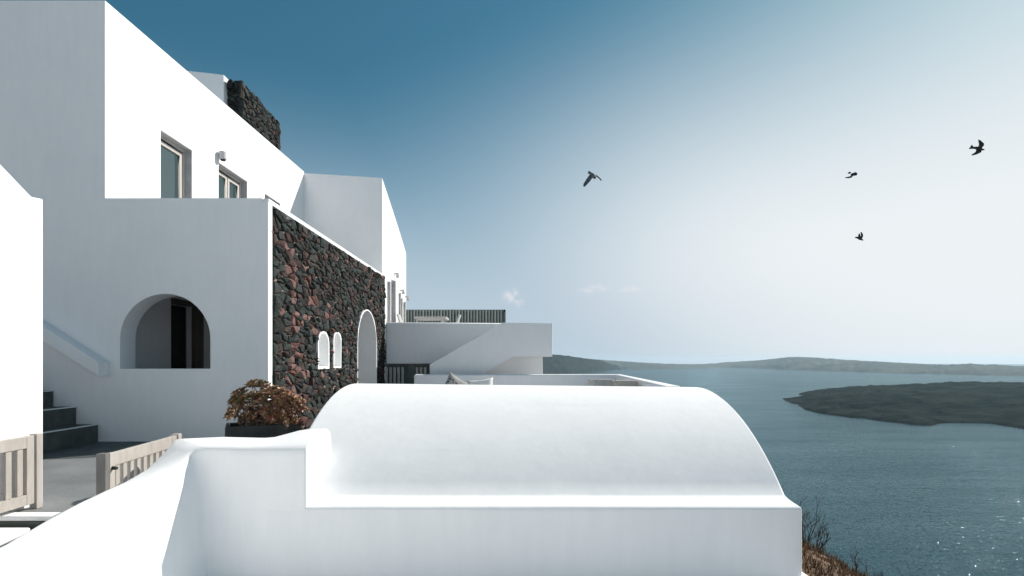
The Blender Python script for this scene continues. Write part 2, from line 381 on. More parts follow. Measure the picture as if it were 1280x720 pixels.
# far shores: ridge strips (px x, crest y, waterline y)
def ridge(name, sts, back, rough, seed, m, nx=110):
    xs = [s_[0] for s_ in sts]
    rows = []
    for i in range(nx + 1):
        x = xs[0] + (xs[-1] - xs[0]) * i / nx
        yt = np.interp(x, xs, [s_[1] for s_ in sts]); yw = np.interp(x, xs, [s_[2] for s_ in sts])
        d0 = 220 * 640 / (yw - 450); d1 = d0 + back
        zt = (450 - yt) / 640 * d1
        row = []
        for k in range(15):
            f = k / 12
            d = d0 + (d1 - d0) * f + noise.noise(Vector((x * .05, k * .7, seed))) * back * .05 * (k > 0)
            prof = min(1, (f / 1.0) ** .62) if f <= 1 else 1 - (f - 1) * 2.2
            z = SEA + (zt - SEA) * prof - (4 if k == 0 else 0)
            z += noise.fractal(Vector((x * .11, f * 4, seed)), .8, 2.0, 6) * rough * .95 * (1 if 0 < k < 12 else .35 if k == 12 else 0)
            row.append(((x - 640) / 640 * d, d, z))
        rows.append(row)
    mb = MB(); mb.grid(rows); return struct(name, mb, m, smooth=True)
ridge('headland', [(560, 440, 468), (640, 441, 468), (680, 442, 468), (700, 443.5, 467.5), (735, 448.5, 465.5), (752, 450.5, 464), (765, 455.5, 462.5), (780, 458.5, 461.5)], 700, 34, 2.0, M['lava'])
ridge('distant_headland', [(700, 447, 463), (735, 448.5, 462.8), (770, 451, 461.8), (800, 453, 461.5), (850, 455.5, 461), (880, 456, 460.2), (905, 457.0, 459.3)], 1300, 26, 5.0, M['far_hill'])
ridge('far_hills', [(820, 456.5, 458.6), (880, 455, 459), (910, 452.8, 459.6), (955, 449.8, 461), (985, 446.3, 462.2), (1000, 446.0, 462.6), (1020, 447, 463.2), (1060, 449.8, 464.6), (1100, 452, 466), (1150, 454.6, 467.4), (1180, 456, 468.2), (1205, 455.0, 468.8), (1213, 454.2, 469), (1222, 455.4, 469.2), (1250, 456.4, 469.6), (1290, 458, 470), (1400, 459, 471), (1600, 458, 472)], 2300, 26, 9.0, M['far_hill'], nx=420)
# pale village specks on the crest, far beyond telling apart
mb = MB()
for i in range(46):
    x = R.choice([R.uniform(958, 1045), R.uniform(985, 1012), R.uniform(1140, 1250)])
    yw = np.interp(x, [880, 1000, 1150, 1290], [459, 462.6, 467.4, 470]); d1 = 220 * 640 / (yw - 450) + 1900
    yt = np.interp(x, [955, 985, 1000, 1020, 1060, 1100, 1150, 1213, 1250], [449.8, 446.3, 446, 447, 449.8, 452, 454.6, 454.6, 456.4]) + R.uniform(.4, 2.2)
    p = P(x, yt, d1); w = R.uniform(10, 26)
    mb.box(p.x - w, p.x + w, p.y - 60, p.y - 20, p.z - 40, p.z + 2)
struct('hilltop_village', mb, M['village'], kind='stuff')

# ------------------------------------------------------------------ ground under and beside the houses
def ground_z(x, y):
    d = max(0, x - (2.15 if y < 7 else 2.15 + .75 * ss(7, 7.8, y)))
    z = (-1.83 if d <= 0 else -1.45 - .557 * d - .38 * (1 - ss(3.4, 5.0, y))) - 1.1 * max(0, d - 3.2)
    z -= 1.25 * max(0, y - 6.1) * ss(0, .5, d) - 0
    z -= 1.2 * max(0, y - 30)
    z -= .7 * max(0, -y - 30) * 0
    if d > 0: z += noise.fractal(Vector((x * .9, y * .9, .5)), 1.0, 2.0, 4) * .13 * min(1, d * 3)
    return max(z, SEA - 12)
gx = [-160, -80, -40, -20, -12, -6, -2, 0, 1, 1.8, 2.15] + [2.15 + i * .14 for i in range(1, 27)] + [6.2, 7, 8.5, 11, 15, 22, 32, 48, 70, 100, 140, 190, 260]
gy = [-200, -120, -60, -30, -12, -6, -2, 0, 1.5] + [2.5 + i * .2 for i in range(0, 27)] + [8.2, 9, 10, 12, 14, 17, 20, 24, 27, 30, 34, 42, 55, 75, 105, 150, 215]
mb = MB(); mb.grid([[(x, y, ground_z(x, y)) for x in gx] for y in gy])
struct('hillside', mb, M['hill_near'], smooth=True)

mb = MB(); mb.box(-13, 2.1, 4.262, 27, -1.75, FLOOR)
struct('courtyard_floor', mb, M['floor'])
mb = MB(); mb.box(-13, 2.1, -9, 4.14, -1.8, -1.65)
struct('terrace_floor', mb, M['white2'])
mb = MB(); mb.box(-13, -2.5, 4.14, 4.26, FLOOR - .03, FLOOR + .012)
struct('kerb', mb, M['white'], bevel=.012, seg=2)
mb = MB(); mb.box(-4.7, -2.75, 3.35, 4.15, -1.68, -1.46); mb.box(-4.7, -2.75, 4.151, 4.25, -1.68, FLOOR - .032)
struct('entry_step', mb, M['dark'], bevel=.012, seg=2)
mb = MB(); mb.box(-4.192, -3.84, .3, 4.095, -1.66, -1.335)
struct('wall_footing', mb, M['white'], bevel=.02)
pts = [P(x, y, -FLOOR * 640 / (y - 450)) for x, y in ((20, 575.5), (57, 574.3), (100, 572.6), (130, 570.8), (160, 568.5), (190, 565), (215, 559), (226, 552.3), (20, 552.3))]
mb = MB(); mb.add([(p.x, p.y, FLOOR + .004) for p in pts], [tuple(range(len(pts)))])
struct('landing_shade_paint', mb, M['dark'])  # dark landing paint cut along the wall's shadow edge, deepening that shade

# ------------------------------------------------------------------ stonework generator
def clip(poly, nx, ny, c):
    out = []
    for i in range(len(poly)):
        a, b_ = poly[i - 1], poly[i]
        da = a[0] * nx + a[1] * ny - c; db = b_[0] * nx + b_[1] * ny - c
        if (da < 0) != (db < 0):
            t_ = da / (da - db); out.append((a[0] + (b_[0] - a[0]) * t_, a[1] + (b_[1] - a[1]) * t_))
        if db < 0: out.append(b_)
    return out
def inside(p, poly):
    c = False
    for i in range(len(poly)):
        a, b_ = poly[i - 1], poly[i]
        if (a[1] > p[1]) != (b_[1] > p[1]) and p[0] < (b_[0] - a[0]) * (p[1] - a[1]) / (b_[1] - a[1]) + a[0]: c = not c
    return c
def voronoi(x0, x1, z0, ztop, cw, ch, holes, rng, jit=.42, zmin_skip=None):
    """irregular stones: anisotropic Voronoi cells in the wall plane; returns (seed, polygon)"""
    an = cw / ch
    seeds = []; keep = []
    nrow = int((ztop(x1) + .2 - z0) / ch) + 2
    for r in range(nrow):
        n = int((x1 - x0) / cw) + 1
        for c in range(n + 1):
            x = x0 + (c + (.5 if r % 2 else 0) + rng.uniform(-jit, jit)) * cw; z = z0 + (r + .5 + rng.uniform(-jit, jit)) * ch
            if rng.random() < .08: continue
            if x < x0 + .03 or x > x1 - .03 or z > ztop(x) - .02 or any(inside((x, z), h) for h in holes): continue
            seeds.append((x, z)); keep.append(True)
            if rng.random() < .34: seeds.append((x + rng.uniform(.2, .45) * cw, z + rng.uniform(.25, .5) * ch)); keep.append(seeds[-1][1] < ztop(seeds[-1][0]) - .02 and seeds[-1][0] < x1 - .02 and not any(inside(seeds[-1], h) for h in holes))
    for h in holes:                                   # ghost seeds line the openings
        for i in range(len(h)):
            a, b_ = h[i - 1], h[i]; L_ = math.hypot(b_[0] - a[0], b_[1] - a[1]); k = max(1, int(L_ / .07))
            for j in range(k):
                q = (a[0] + (b_[0] - a[0]) * (j + .5) / k, a[1] + (b_[1] - a[1]) * (j + .5) / k)
                nxn, nzn = (b_[1] - a[1]) / max(L_, 1e-6), -(b_[0] - a[0]) / max(L_, 1e-6)
                for e in (.05,):
                    g = (q[0] - nxn * e, q[1] - nzn * e)
                    if not inside(g, h): g = (q[0] + nxn * e, q[1] + nzn * e)
                    seeds.append(g); keep.append(False)
    A = np.array([(s_[0] / an, s_[1]) for s_ in seeds]); out = []
    for i in range(len(seeds)):
        if not keep[i]: continue
        d = ((A - A[i]) ** 2).sum(1); idx = np.argsort(d)[1:26]
        sx, sz = A[i]; m_ = ch * 2.2
        poly = [(sx - m_, sz - m_), (sx + m_, sz - m_), (sx + m_, sz + m_), (sx - m_, sz + m_)]
        for j in idx:
            nx, nz_ = A[j][0] - sx, A[j][1] - sz
            c = (A[j][0] ** 2 + A[j][1] ** 2 - sx * sx - sz * sz) / 2
            poly = clip(poly, nx, nz_, c)
            if len(poly) < 3: break
        if len(poly) < 3: continue
        poly = [(p[0] * an, p[1]) for p in poly]
        poly = clip(poly, -1, 0, -x0); poly = clip(poly, 1, 0, x1) if len(poly) > 2 else poly
        if len(poly) > 2:
            zt = ztop(seeds[i][0]) + rng.uniform(-.03, .03); poly = clip(poly, 0, 1, zt)
        if len(poly) > 2: poly = clip(poly, 0, -1, -z0)
        if len(poly) < 3: continue
        ar = abs(sum(poly[k - 1][0] * poly[k][1] - poly[k][0] * poly[k - 1][1] for k in range(len(poly)))) / 2
        if ar > .0015: out.append((seeds[i], poly, ar))
    return out
def stone_mesh(poly, fn, depth, rng, gap=.011):
    """one rough-faced stone from a cell: back ring, shouldered front ring, faceted face"""
    cx = sum(p[0] for p in poly) / len(poly); cz = sum(p[1] for p in poly) / len(poly)
    # merge very short edges
    q = []
    for p in poly:
        if not q or math.hypot(p[0] - q[-1][0], p[1] - q[-1][1]) > .02: q.append(p)
    if len(q) < 3: q = list(poly)
    n = len(q)
    def inset(p, g):
        l = math.hypot(p[0] - cx, p[1] - cz); k = max(.35, 1 - g / max(l, 1e-5)); return (cx + (p[0] - cx) * k, cz + (p[1] - cz) * k)
    r0 = [inset(p, gap) for p in q]; r1 = [inset(p, gap + rng.uniform(.008, .03)) for p in q]
    tilt = (rng.uniform(-.12, .12), rng.uniform(-.12, .12))
    f = lambda p, d: fn(p[0], p[1], d)
    vs = [f(p, -.03) for p in r0] + [f(p, depth * rng.uniform(.35, .7)) for p in r0]
    vs += [f(p, max(.008, depth * rng.uniform(.8, 1.1) + tilt[0] * (p[0] - cx) + tilt[1] * (p[1] - cz))) for p in r1]
    vs.append(f((cx + rng.uniform(-.02, .02), cz + rng.uniform(-.012, .012)), depth * rng.uniform(1.05, 1.35)))
    fs = []
    for i in range(n):
        j = (i + 1) % n
        fs += [(i, j, n + j, n + i), (n + i, n + j, 2 * n + j, 2 * n + i), (2 * n + i, 2 * n + j, 3 * n)]
    return MB().add(vs, fs)

# ------------------------------------------------------------------ the white house with the lava-stone flank
HX, HY = -3.81, 8.0
house = thing('white_house', (-5.2, 8.0, FLOOR), 'tall whitewashed house with arched opening, lava stone flank and upper terrace', 'house')
UX = -6.36
zs = 2.53
solids = [MB().plate([(8.0, -1.4), (15.655, -1.4), (15.655, 5.76), (8.0, 5.62)], [], YZ, -12.5, UX),
          MB().box(-6.5, -4.0, 8.05, 15.6, 1.2, 1.62),
          MB().box(-4.3, -3.86, 8.1, 15.62, -1.4, 2.47),
          MB().box(-4.26, HX, 8.0, 8.14, -1.4, 2.47),
          MB().box(-4.26, HX, 15.36, 15.63, -1.4, 2.47),
          MB().box(-4.27, HX, 8.02, 15.63, 2.46, zs)]
base = MB().box(-12.5, -3.9, 8.0, 8.33, -1.4, zs)
A_MAIN = arch(-6.125, -4.7125, -.1375, 1.035, 24)
N1 = arch(10.06, 10.60, -.135, .545, 10, .8); N2 = arch(10.93, 11.36, -.14, .585, 10, .8)
DOOR = arch(12.62, 14.35, -1.3, 1.30, 16, 1.05)
cuts = [MB().plate(A_MAIN, [], XZ, 7.5, 8.6),
        MB().plate(N1, [], YZ, -4.18, -3.5), MB().plate(N2, [], YZ, -4.18, -3.5), MB().plate(DOOR, [], YZ, -4.6, -3.5),
        MB().box(-6.6, -6.2, 9.55, 10.3, -1.3, 1.06),
        # upper door, casement, third opening in the sunlit wall
        MB().box(-6.7, -6.0, 9.27, 10.18, 1.63, 4.17), MB().box(-6.7, -6.0, 11.10, 12.30, 1.63, 4.29), MB().box(-6.7, -6.0, 13.17, 14.05, 1.63, 4.29)]
me = carve(base, solids, cuts, 'masonry')
meshpart('masonry', me, M['white'], house, bevel=.022, seg=3)
part('coping', MB().tube([(-6.352, 8.072, 2.475), (-5.2, 8.07, 2.479), (-4.0, 8.072, 2.473), (-3.885, 8.074, 2.465)], [.068] * 4, 14), M['white'], house, smooth=True)
# doors and windows: things the masonry carries as parts
def casement(y0, y1, z0, z1, leaves, xf):
    mbf = MB(); w = .075
    for (a0, a1, b0, b1) in ((y0, y1, z1 - w, z1), (y0, y0 + w, z0, z1 - w), (y1 - w, y1, z0, z1 - w)):
        mbf.box(xf - .05, xf, a0, a1, b0, b1)
    fr = part('window_frame', mbf, M['frame'], house, bevel=.006, seg=2)
    iy0, iy1, iz1 = y0 + w, y1 - w, z1 - w; lw = (iy1 - iy0) / leaves; s_ = .07
    for i in range(leaves):
        a, b_ = iy0 + i * lw + .012, iy0 + (i + 1) * lw - .012
        sb = MB()
        sb.box(xf - .075, xf - .02, a, a + s_, z0, iz1 - .025); sb.box(xf - .075, xf - .02, b_ - s_, b_, z0, iz1 - .025)
        sb.box(xf - .075, xf - .02, a + s_, b_ - s_, iz1 - .025 - s_, iz1 - .025); sb.box(xf - .075, xf - .02, a + s_, b_ - s_, z0, z0 + s_)
        part('sash', sb, M['frame'], fr, bevel=.005, seg=2)
        part('pane', MB().box(xf - .06, xf - .05, a + s_ - .005, b_ - s_ + .005, z0 + s_ - .005, iz1 - .02 - s_), M['glass'], fr)
    part('shadow_gap', MB().box(xf - .12, xf - .09, y0, y1, z0, z1), M['black'], fr)
casement(9.275, 10.175, 1.635, 4.165, 1, UX - .12)
casement(11.105, 12.295, 1.635, 4.285, 2, UX - .12)
casement(13.175, 14.045, 1.635, 4.285, 2, UX - .12)
# grey linings on top and far reveals, their shade put into the colour
for (y0, y1, z1) in ((9.27, 10.18, 4.17), (11.10, 12.30, 4.29), (13.17, 14.05, 4.29)):
    rb = MB(); rb.box(UX - .12, UX - .004, y0 + .002, y1 - .002, z1 - .012, z1 - .003); rb.box(UX - .12, UX - .004, y1 - .012, y1 - .003, 1.64, z1 - .013)
    part('window_reveal', rb, M['reveal'], house)
# lamp over the casement
lp = Vector((UX, 11.13, 4.395))
lm = part('wall_lamp', MB().tube([lp + Vector((.085, -.03, .12)), lp + Vector((.085, -.03, .11)), lp + Vector((.095, -.03, -.04)), lp + Vector((.095, -.03, -.05))], [.065, .078, .072, .06], 16), M['grey'], house, smooth=False, bevel=.008, seg=2)
part('lamp_lens', MB().tube([lp + Vector((.095, -.03, -.05)), lp + Vector((.095, -.03, -.072))], [.055, .05], 12), M['black'], lm)
part('bracket', MB().box(UX - .01, UX + .05, 11.08, 11.13, 4.42, 4.47), M['grey'], lm)
# dark door behind the arched opening
dp = part('door_frame', MB().box(-6.42, -6.33, 10.25, 10.52, -1.27, 1.16).box(-6.42, -6.335, 9.55, 10.25, 1.06, 1.16), M['brown'], house, bevel=.01, seg=2)
part('door_leaf', MB().box(-6.56, -6.52, 9.56, 10.24, -1.27, 1.05), M['black'], dp)
part('room_divider', MB().box(-6.33, -4.32, 10.9, 11.1, -1.4, 1.2), M['white2'], house)
# stone flank
def ztop(y): return 2.40 + .10 * (y - 8.1) / 7.2
rs = random.Random(21)
fac = part('stone_facade', MB().plate([(8.14, -1.35), (15.36, -1.35), (15.36, 2.44), (8.14, 2.38)], [arch(a[0] - .03, a[1] + .03, a[2] - .03, a[3] + .03, 16, a[4]) for a in ((10.06, 10.60, -.135, .545, .8), (10.93, 11.36, -.14, .585, .8), (12.62, 14.35, -1.29, 1.30, 1.05))], YZ, -3.859, -3.835), M['mortar'], house)
grow = lambda o_, e: arch(o_[0] - e, o_[1] + e, o_[2] - e, o_[3] + e, 16, o_[4])
HOLES = [grow(o_, .036) for o_ in ((10.06, 10.60, -.135, .545, .8), (10.93, 11.36, -.14, .585, .8), (12.62, 14.35, -1.29, 1.30, 1.05))]
cells = voronoi(8.145, 15.34, -1.25, ztop, .225, .130, HOLES, rs)
fnS = lambda a, b_, d: (-3.842 + d, a, b_)
def stone_kind(s_):
    y, z = s_; red = .07
    vein = 8.95 + .04 * math.sin(z * 3) + .0 * z
    if abs(y - vein) < .13 and z < 2.0: red = .93
    elif abs(y - 9.6) < .35: red = .20
    if z > 1.7 and y > 9: red *= .7
    return (STONE_RED[1] if red > .9 and rs.random() < .6 else rs.choice(STONE_RED)) if rs.random() < red else rs.choice(STONE_DARK)
def vis(c):                                        # rough picture size of a stone
    (y, z), poly, ar = c
    hid = z < -.02 * y - .25
    return (0 if hid else 1) * ar * abs(HX) * 640 * 640 / y ** 3
cells.sort(key=vis, reverse=True)
allm = STONE_DARK + STONE_RED + [M['chip']]
stuff = MB()
for i, c in enumerate(cells):
    (sd, poly, ar) = c; dep = rs.uniform(.028, .075)
    m_ = stone_kind(sd); sm = stone_mesh(poly, fnS, dep, rs)
    if i < 300: part('stone', sm, m_, fac)
    else: stuff.add(sm.v, sm.f, allm.index(m_))
chips = 0
for c in cells:                                    # pinning chips and pale mortar crumbs in the joints
    (sd, poly, ar) = c
    for k in range(len(poly)):
        if rs.random() < .17:
            p = poly[k]; s_ = rs.uniform(.018, .05); s2 = s_ * rs.uniform(.5, .9)
            if any(inside(p, h) for h in HOLES): continue
            q = [(p[0] + math.cos(a) * s_ * rs.uniform(.7, 1.2), p[1] + math.sin(a) * s2 * rs.uniform(.7, 1.2)) for a in (.3, 1.4, 2.6, 3.9, 5.2)]
            sm = stone_mesh(q, fnS, rs.uniform(.02, .045), rs, .002); stuff.add(sm.v, sm.f, allm.index(M['chip'] if rs.random() < .55 else rs.choice(STONE_RED)))
tag(part('stonework', stuff, allm, fac), kind='stuff')
# white plastered rims round the openings in the stone
for o_ in ((10.06, 10.60, -.135, .545, .8), (10.93, 11.36, -.14, .585, .8), (12.62, 14.35, -1.29, 1.30, 1.05)):
    rim = [(a + rs.uniform(-.012, .012), b_ + rs.uniform(-.012, .012)) for a, b_ in grow(o_, .036)]
    part('opening_rim', MB().plate(rim, [grow(o_, -.004)], YZ, -3.88, HX + .015), M['white'], house)

# handrail slab on the shaded wall
hr = [P(-60, 330, 7.9), P(-60, 349, 7.9), P(57.6, 424.4, 7.9), P(129.5, 470, 7.9), P(130, 452.5, 7.9), P(57.6, 406, 7.9)]
mb = MB(); mb.plate([(p.x, p.z) for p in hr], [], XZ, 7.79, 7.999)
solo('handrail', mb, M['white'], (-6.6, 7.9, FLOOR), 'sloping white masonry handrail on the shaded wall above the dark steps', 'handrail', bevel=.012)

# painted steps climbing along the wall
st = thing('staircase', (-6.8, 7.2, FLOOR), 'dark painted steps climbing left along the shaded white wall', 'stairs')
edges = [(-6.46, -1.0), (-6.80, -.725), (-7.16, -.475), (-7.52, -.22), (-7.88, .03)]
for i, (x, z) in enumerate(edges):
    zb = FLOOR - .05
    sp_ = part('step', MB().box(-9.2 if i == len(edges) - 1 else edges[i + 1][0] - .002, x, 5.2, 7.995, zb, z), M['dark'], st, bevel=.012, seg=2)
    part('nosing', MB().box(x - .03, x + .003, 5.2, 7.99, z - .012, z + .003), M['white2'], sp_)

# ------------------------------------------------------------------ rooftop structure: white block with black stone side
rt = thing('rooftop_block', (-8.2, 15.2, 5.6), 'white roof block with black lava stone wall on top of the house', 'roof structure')
part('white_wall', MB().plate([(-9.2, 5.5), (-7.94, 5.5), (-7.94, 7.86), (-9.2, 8.0)], [], XZ, 14.1, 16.5), M['white'], rt, bevel=.02)
core = part('stone_wall', MB().box(-7.93, -7.55, 14.30, 16.55, 5.5, 7.55), M['mortar'], rt)
zt2 = lambda y: 7.78 - .07 * (y - 14.2) / 2.4 * 2
rs2 = random.Random(5); stf = MB()
for (sd, poly, ar) in voronoi(14.22, 16.62, 5.55, zt2, .20, .12, [], rs2):
    stf.add(*(lambda q: (q.v, q.f))(stone_mesh(poly, lambda a, b_, d: (-7.55 + d, a, b_), rs2.uniform(.03, .08), rs2)), allm.index(rs2.choice(STONE_DARK)))
for (sd, poly, ar) in voronoi(-7.93, -7.50, 5.55, lambda x: 7.78, .19, .12, [], rs2):
    stf.add(*(lambda q: (q.v, q.f))(stone_mesh(poly, lambda a, b_, d: (a, 14.30 - d, b_), rs2.uniform(.03, .07), rs2)), allm.index(rs2.choice(STONE_DARK[1:3])))
for k in range(40):                                # cap stones give the ragged top
    y = 14.25 + k * .06; x = -7.72 + rs2.uniform(-.12, .12); s_ = rs2.uniform(.07, .13)
    q = [(x + math.cos(a) * s_ * rs2.uniform(.7, 1.2), y + math.sin(a) * s_ * rs2.uniform(.7, 1.2)) for a in (.2, 1.2, 2.3, 3.4, 4.5, 5.5)]
    zz = zt2(y) - .2
    stf.add(*(lambda q_: (q_.v, q_.f))(stone_mesh(q, lambda a, b_, d: (a, b_, zz + d * 1.5), rs2.uniform(.08, .13), rs2)), allm.index(rs2.choice(STONE_DARK)))
tag(part('stonework', stf, allm, core), kind='stuff')

# ------------------------------------------------------------------ second white building behind the stone flank
gb = thing('white_building', (-5.2, 15.7, FLOOR), 'plain white building with sloping roof edge behind the stone flank', 'building')
prof = [(15.66, -1.4), (19.2, -1.4), (19.2, 4.0)] + [(19.2 - 3.54 * t_, 4.0 + 1.58 * (t_ ** .92)) for t_ in (.2, .4, .6, .8, 1.0)]
GX = -3.97
ops = [(16.28, 16.62, 2.52), (16.84, 17.36, 2.66), (17.92, 18.14, 2.34), (18.30, 18.46, 2.2), (18.72, 18.98, 2.12)]
me = carve(MB().plate(prof, [], YZ, -9.5, GX), [], [MB().box(GX - .25, GX + .3, a, b_, .66, z) for a, b_, z in ops], 'masonry')
for v_ in me.vertices:
    if v_.co.z > 3.9: v_.co.z += (GX - v_.co.x) * .062 * min(1, (v_.co.z - 3.6) / 1.9)
meshpart('masonry', me, M['white'], gb, bevel=.02)
for i, (a, b_, z) in enumerate(ops):
    part('shutter', MB().box(GX - .2, GX - .14, a + .01, b_ - .01, .67, z - .01), M['frame'] if i in (0, 3) else M['reveal'], gb, bevel=.006, seg=2)
    part('jamb', MB().box(GX - .22, GX + .03, b_ - .03, b_ + .03, .66, z + .03), M['reveal'], gb)
for (y, z) in ((17.3, 2.86), (18.2, 2.42), (19.05, 2.30)):
    c = Vector((GX, y, z)); part('wall_lamp', MB().tube([c + Vector((.0, 0, .06)), c + Vector((.10, 0, .06)), c + Vector((.11, 0, -.08))], [.03, .05, .06], 8), M['grey'], gb)
for (y, z) in ((15.75, 1.86), (15.72, 1.12)):
    part('red_tag', MB().box(GX, GX + .05, y - .05, y + .09, z - .05, z + .05), M['red_sign'], gb)

# ------------------------------------------------------------------ upper terrace: balcony wall, outside stair, slat fence, furniture
bal = thing('balcony', (-2, 15.3, FLOOR), 'grey shaded white balcony wall above the slatted doors', 'balcony')
AY0 = 15.3
part('parapet', MB().plate([(P(482, 0, AY0).x, -.12), (P(640, 0, AY0).x, -.12), (P(640, 0, AY0).x, 1.06), (P(632, 0, AY0).x, 1.09), (P(482, 0, AY0).x, 1.125)], [], XZ, AY0, AY0 + .22), M['white'], bal, bevel=.045, seg=4)
part('coping', MB().tube([(P(483, 0, AY0).x, AY0 + .08, 1.062), (P(631, 0, AY0).x, AY0 + .08, 1.03)], [.075, .075], 14), M['white'], bal, smooth=True)
part('floor_slab', MB().box(-3.9, .6, AY0 + .23, 26, .3, .62), M['white2'], bal)
stw = thing('outside_stair', (0, 14.2, FLOOR), 'white solid-sided outside stair rising right to a landing over the sea', 'stairs')
BY = 14.2
bp_ = [(537, 470.5), (537, 455.5), (628, 403.2), (690.5, 404), (690.5, 445.6), (641, 446), (601, 470.5)]
part('stringer_wall', MB().plate([(P(x, y, BY).x, P(x, y, BY).z) for x, y in bp_], [], XZ, BY, BY + .2), M['white'], stw, bevel=.02)
part('coping', MB().tube([(P(x, 0, BY).x, BY + .076, P(0, y + .5, BY).z - .055) for x, y in ((538, 455), (583, 430), (628, 404), (660, 404.2), (689.5, 404.6))], [.07] * 5, 14), M['white'], stw, smooth=True)
lz = P(0, 445.6, BY).z
part('landing', MB().box(-.02, P(690, 0, BY).x - .01, BY + .21, AY0 + .2, lz, lz + .2), M['white2'], stw)
part('landing_parapet', MB().box(P(690.5, 0, BY).x - .2, P(690.5, 0, BY).x - .004, BY + .21, AY0 + .2, lz + .2, 1.02), M['white2'], stw)
for i in range(6):
    x0 = P(537, 0, BY).x + .35 + i * .33; zt_ = -.12 + i * .19
    part('step', MB().box(x0, x0 + .335, BY + .21, AY0 - .01, zt_ - .25, zt_), M['white2'], stw)
part('pier', MB().box(P(598, 0, BY + .45).x, P(678.5, 0, BY + .45).x, BY + .45, AY0 + .1, FLOOR, lz - .003), M['white2'], stw, bevel=.015)

def slat_run(parent, x0, x1, pitch, w, y, z0, z1, m, every=None, t_=.03):
    n = int((x1 - x0) / pitch); me = None
    for i in range(n):
        x = x0 + (i + .5) * pitch; mm = m[i % len(m)] if isinstance(m, list) else m
        key = mm.name
        if key not in slat_run.cache or slat_run.last != parent.name:
            if slat_run.last != parent.name: slat_run.cache = {}; slat_run.last = parent.name
            slat_run.cache[key] = MB().box(-w / 2, w / 2, -t_ / 2, t_ / 2, z0 - wloc(parent).z, z1 - wloc(parent).z).mesh('slat')
            slat_run.cache[key].materials.append(mm)
        ob = bpy.data.objects.new('slat', slat_run.cache[key]); col.objects.link(ob); ob.parent = parent
        ob.location = (x - parent.location.x, y - parent.location.y, 0)
slat_run.cache = {}; slat_run.last = ''
FY = 20.0
fen = thing('slat_fence', (-2.3, FY, .62), 'grey green vertical slat fence on the upper terrace behind the white table', 'fence')
fx0, fx1 = P(499.5, 0, FY).x, P(632, 0, FY).x
part('rail', MB().box(fx0, fx1, FY + .03, FY + .08, 1.88, 1.97), M['slat_dark'], fen)
part('rail', MB().box(fx0, fx1, FY + .03, FY + .08, .75, .84), M['slat_dark'], fen)
part('backing_board', MB().box(fx0, fx1, FY + .10, FY + .13, .62, 1.94), M['slat_dark'], fen)
for x in (fx0 + .03, (fx0 + fx1) / 2, fx1 - .04):
    part('post', MB().box(x - .03, x + .03, FY + .03, FY + .1, .62, 1.975), M['slat_dark'], fen)
slat_run(fen, fx0 + .05, fx1 - .05, .117, .058, FY, .66, 1.945, [M['slat'], M['slat_warm'], M['slat']])
tb = thing('outdoor_table', (-2.6, 17.2, .62), 'long pale outdoor table in front of the slat fence', 'table')
part('table_top', MB().box(P(518.5, 0, 17).x, P(558, 0, 17).x, 16.9, 17.7, 1.36, 1.44), M['furn'], tb, bevel=.01)
for x in (-3.15, -2.3):
    for y in (16.98, 17.6): part('leg', MB().box(x - .03, x + .03, y - .03, y + .03, .62, 1.36), M['furn'], tb)
def chair(x, lean, label):
    c = thing('garden_chair', (x, 17.3, .62), label, 'chair', 'pale chairs at the terrace table')
    part('seat', MB().box(x - .22, x + .22, 17.08, 17.52, 1.02, 1.07), M['furn'], c)
    s_ = .2 * lean
    part('backrest', MB().bar((x + s_, 17.3, 1.07), (x + s_ * 1.75, 17.3, 1.53), .44, .05, (1, 0, 0)), M['furn'], c)
    for dx in (-.19, .19):
        for dy in (-.19, .19): part('leg', MB().box(x + dx - .018, x + dx + .018, 17.3 + dy - .018, 17.3 + dy + .018, .62, 1.02), M['furn'], c)
chair(P(511, 0, 17.3).x, -1, 'pale garden chair leaning back beside the white building, left of the table')
chair(P(562, 0, 17.3).x, 1, 'pale garden chair at the right end of the terrace table')

sg = thing('slatted_doors', (-2.9, 15.6, FLOOR), 'grey slatted timber doors below the balcony beside the stone flank', 'doors')
gx0, gx1 = P(475, 0, 15.45).x, P(538, 0, 15.45).x
part('backing', MB().box(gx0, gx1 + .1, 15.55, 15.6, FLOOR, -.02), M['slat_dark'], sg)
part('frame', MB().box(gx0, gx1, 15.44, 15.5, -.2, -.13).box(gx0, gx0 + .06, 15.44, 15.5, FLOOR, -.2).box(P(511, 0, 15.45).x, P(519, 0, 15.45).x, 15.44, 15.5, FLOOR, -.2), M['slat_dark'], sg)
slat_run(sg, P(481, 0, 15.45).x, P(511, 0, 15.45).x, .121, .075, 15.44, FLOOR, -.22, M['door_slat'], t_=.05)
slat_run(sg, P(519, 0, 15.45).x, P(537, 0, 15.45).x, .121, .075, 15.44, FLOOR, -.22, M['door_slat'], t_=.05)

# ------------------------------------------------------------------ low parapet round the lower terrace
lt = thing('terrace_wall', (0, 13.7, FLOOR), 'low white wall round the terrace behind the vaulted roof', 'wall')
ez = -.387
part('rear_wall', MB().box(P(517, 0, 13.75).x, 2.99, 13.75, 14.05, FLOOR - .1, ez), M['white'], lt, bevel=.05, seg=4)
q = [(2.79, 13.74), (2.99, 13.74), (2.56, 7.72), (2.30, 7.72)]
part('side_wall', MB().plate(q, [], lambda a, b_, t_: (a, b_, t_), -2.6, ez - .002), M['white'], lt, bevel=.05, seg=4)
mb = MB(); mb.box(-2.7, 2.4, 7.5, 13.74, FLOOR, FLOOR + .004)
struct('lower_terrace_floor', mb, M['white2'])
